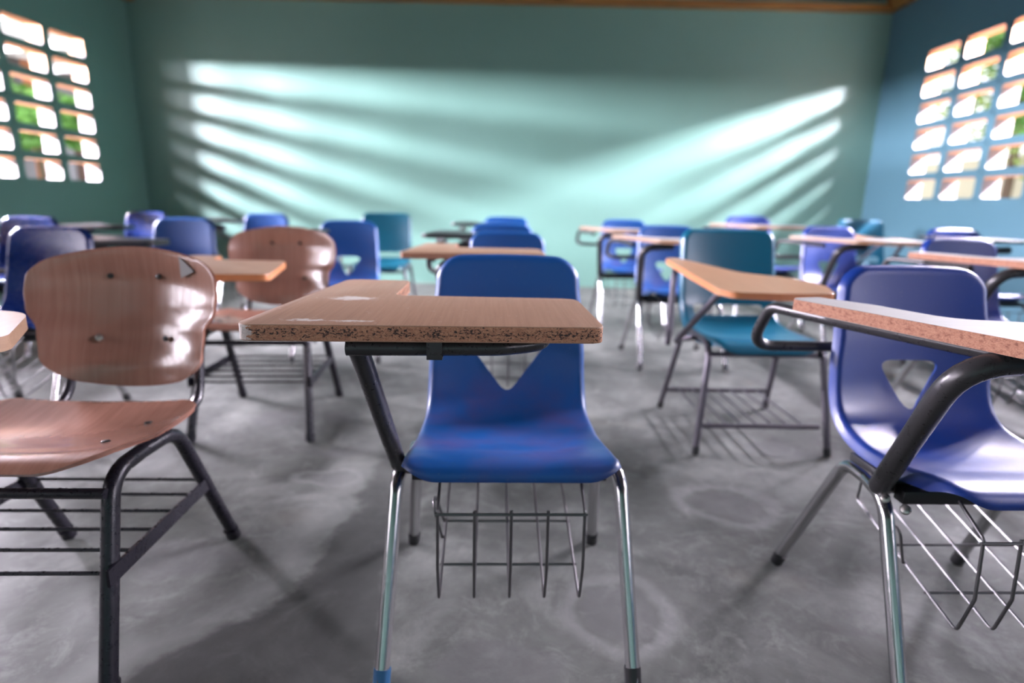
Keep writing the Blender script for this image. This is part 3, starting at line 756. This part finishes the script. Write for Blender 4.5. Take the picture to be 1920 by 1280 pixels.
# ------------------------------------------------------------------ light
w = bpy.data.worlds.new('sky'); scene.world = w; w.use_nodes = True
nt = w.node_tree; bg = nt.nodes['Background']
sky = nt.nodes.new('ShaderNodeTexSky'); sky.sky_type = 'NISHITA'; sky.sun_disc = False
sky.sun_elevation = R(60); sky.sun_rotation = R(180); sky.air_density = 1.0; sky.dust_density = 3.0; sky.ozone_density = 1.0
mx = nt.nodes.new('ShaderNodeMix'); mx.data_type = 'RGBA'; mx.inputs[0].default_value = .55
nt.links.new(sky.outputs[0], mx.inputs[6]); mx.inputs[7].default_value = (9.5, 9.2, 10.0, 1)
nt.links.new(mx.outputs[2], bg.inputs['Color']); bg.inputs['Strength'].default_value = .33
sun = bpy.data.lights.new('sun', 'SUN'); sun.energy = .6; sun.angle = R(3); sun.color = (1, .95, .86)
so = bpy.data.objects.new('sun', sun); COL.objects.link(so); so.rotation_euler = (R(14), R(6), 0)
for k, (x, sgn) in enumerate(((XL - DEP - .01, 1), (XR + DEP + .01, -1))):
    for y0, y1 in SP:
        li = bpy.data.lights.new('window_portal', 'AREA'); li.shape = 'RECTANGLE'; li.size = Z1 - Z0; li.size_y = y1 - y0; li.cycles.is_portal = True
        lo = bpy.data.objects.new('window_portal', li); COL.objects.link(lo); lo.location = (x, (y0 + y1) / 2, (Z0 + Z1) / 2); lo.rotation_euler = (0, R(-90 * sgn), 0)

# added area lamps standing in for the strip of sky beyond the eaves
for nm, x, z, hh, sgn, pw, yc, ln in (('sky_gap_lamp_left', XL - 2.72, 2.60, .48, 1, 12800, 4.6, 4.1), ('sky_gap_lamp_right', XR + 1.62, 2.90, .34, -1, 8000, 4.6, 4.1),
        ('sky_gap_lamp_left', XL - 2.72, 2.60, .48, 1, 900, .7, 3.0), ('sky_gap_lamp_right', XR + 1.62, 2.90, .34, -1, 700, .7, 3.0)):
    li = bpy.data.lights.new(nm, 'AREA'); li.shape = 'RECTANGLE'; li.size = hh; li.size_y = ln; li.energy = pw; li.color = (1.0, .92, 1.08)
    lo = bpy.data.objects.new(nm, li); COL.objects.link(lo); lo.location = (x, yc, z); lo.rotation_euler = (0, R(-90 * sgn), 0)

for nm, x, sgn, pw in (('yard_fill_lamp_left', XL - 1.2, 1, 520), ('yard_fill_lamp_right', XR + 1.2, -1, 270)):  # unseen lamp panels added outside the nearer windows for glare and fill
    li = bpy.data.lights.new(nm, 'AREA'); li.shape = 'RECTANGLE'; li.size = 1.5; li.size_y = 4.2; li.energy = pw; li.color = (1.0, .93, 1.05)
    lo = bpy.data.objects.new(nm, li); COL.objects.link(lo); lo.location = (x, -.3, 1.75); lo.rotation_euler = (0, R(-90 * sgn), 0)

# ------------------------------------------------------------------ camera
cam = bpy.data.cameras.new('camera'); co = bpy.data.objects.new('camera', cam); COL.objects.link(co)
cam.sensor_width = 36; cam.lens = 1106 / 1920 * 36; cam.clip_start = .02
Rm = Matrix(((.9991533913, -.0289909792, .029189445), (.0351491542, .2328631465, -.9718741132), (.0213784362, .9720773005, .2336850109)))
co.matrix_world = Matrix.Translation((0, 0, .94)) @ Rm.to_4x4()
cam.dof.use_dof = True; cam.dof.focus_distance = .90; cam.dof.aperture_fstop = 1.8
scene.camera = co
scene.view_settings.view_transform = 'Standard'; scene.view_settings.look = 'None'
scene.view_settings.gamma = 1; scene.view_settings.use_curve_mapping = False
scene.view_settings.exposure = 0.0
scene.cycles.use_denoising = True; scene.cycles.max_bounces = 10; scene.cycles.diffuse_bounces = 6
scene.cycles.sample_clamp_indirect = 8
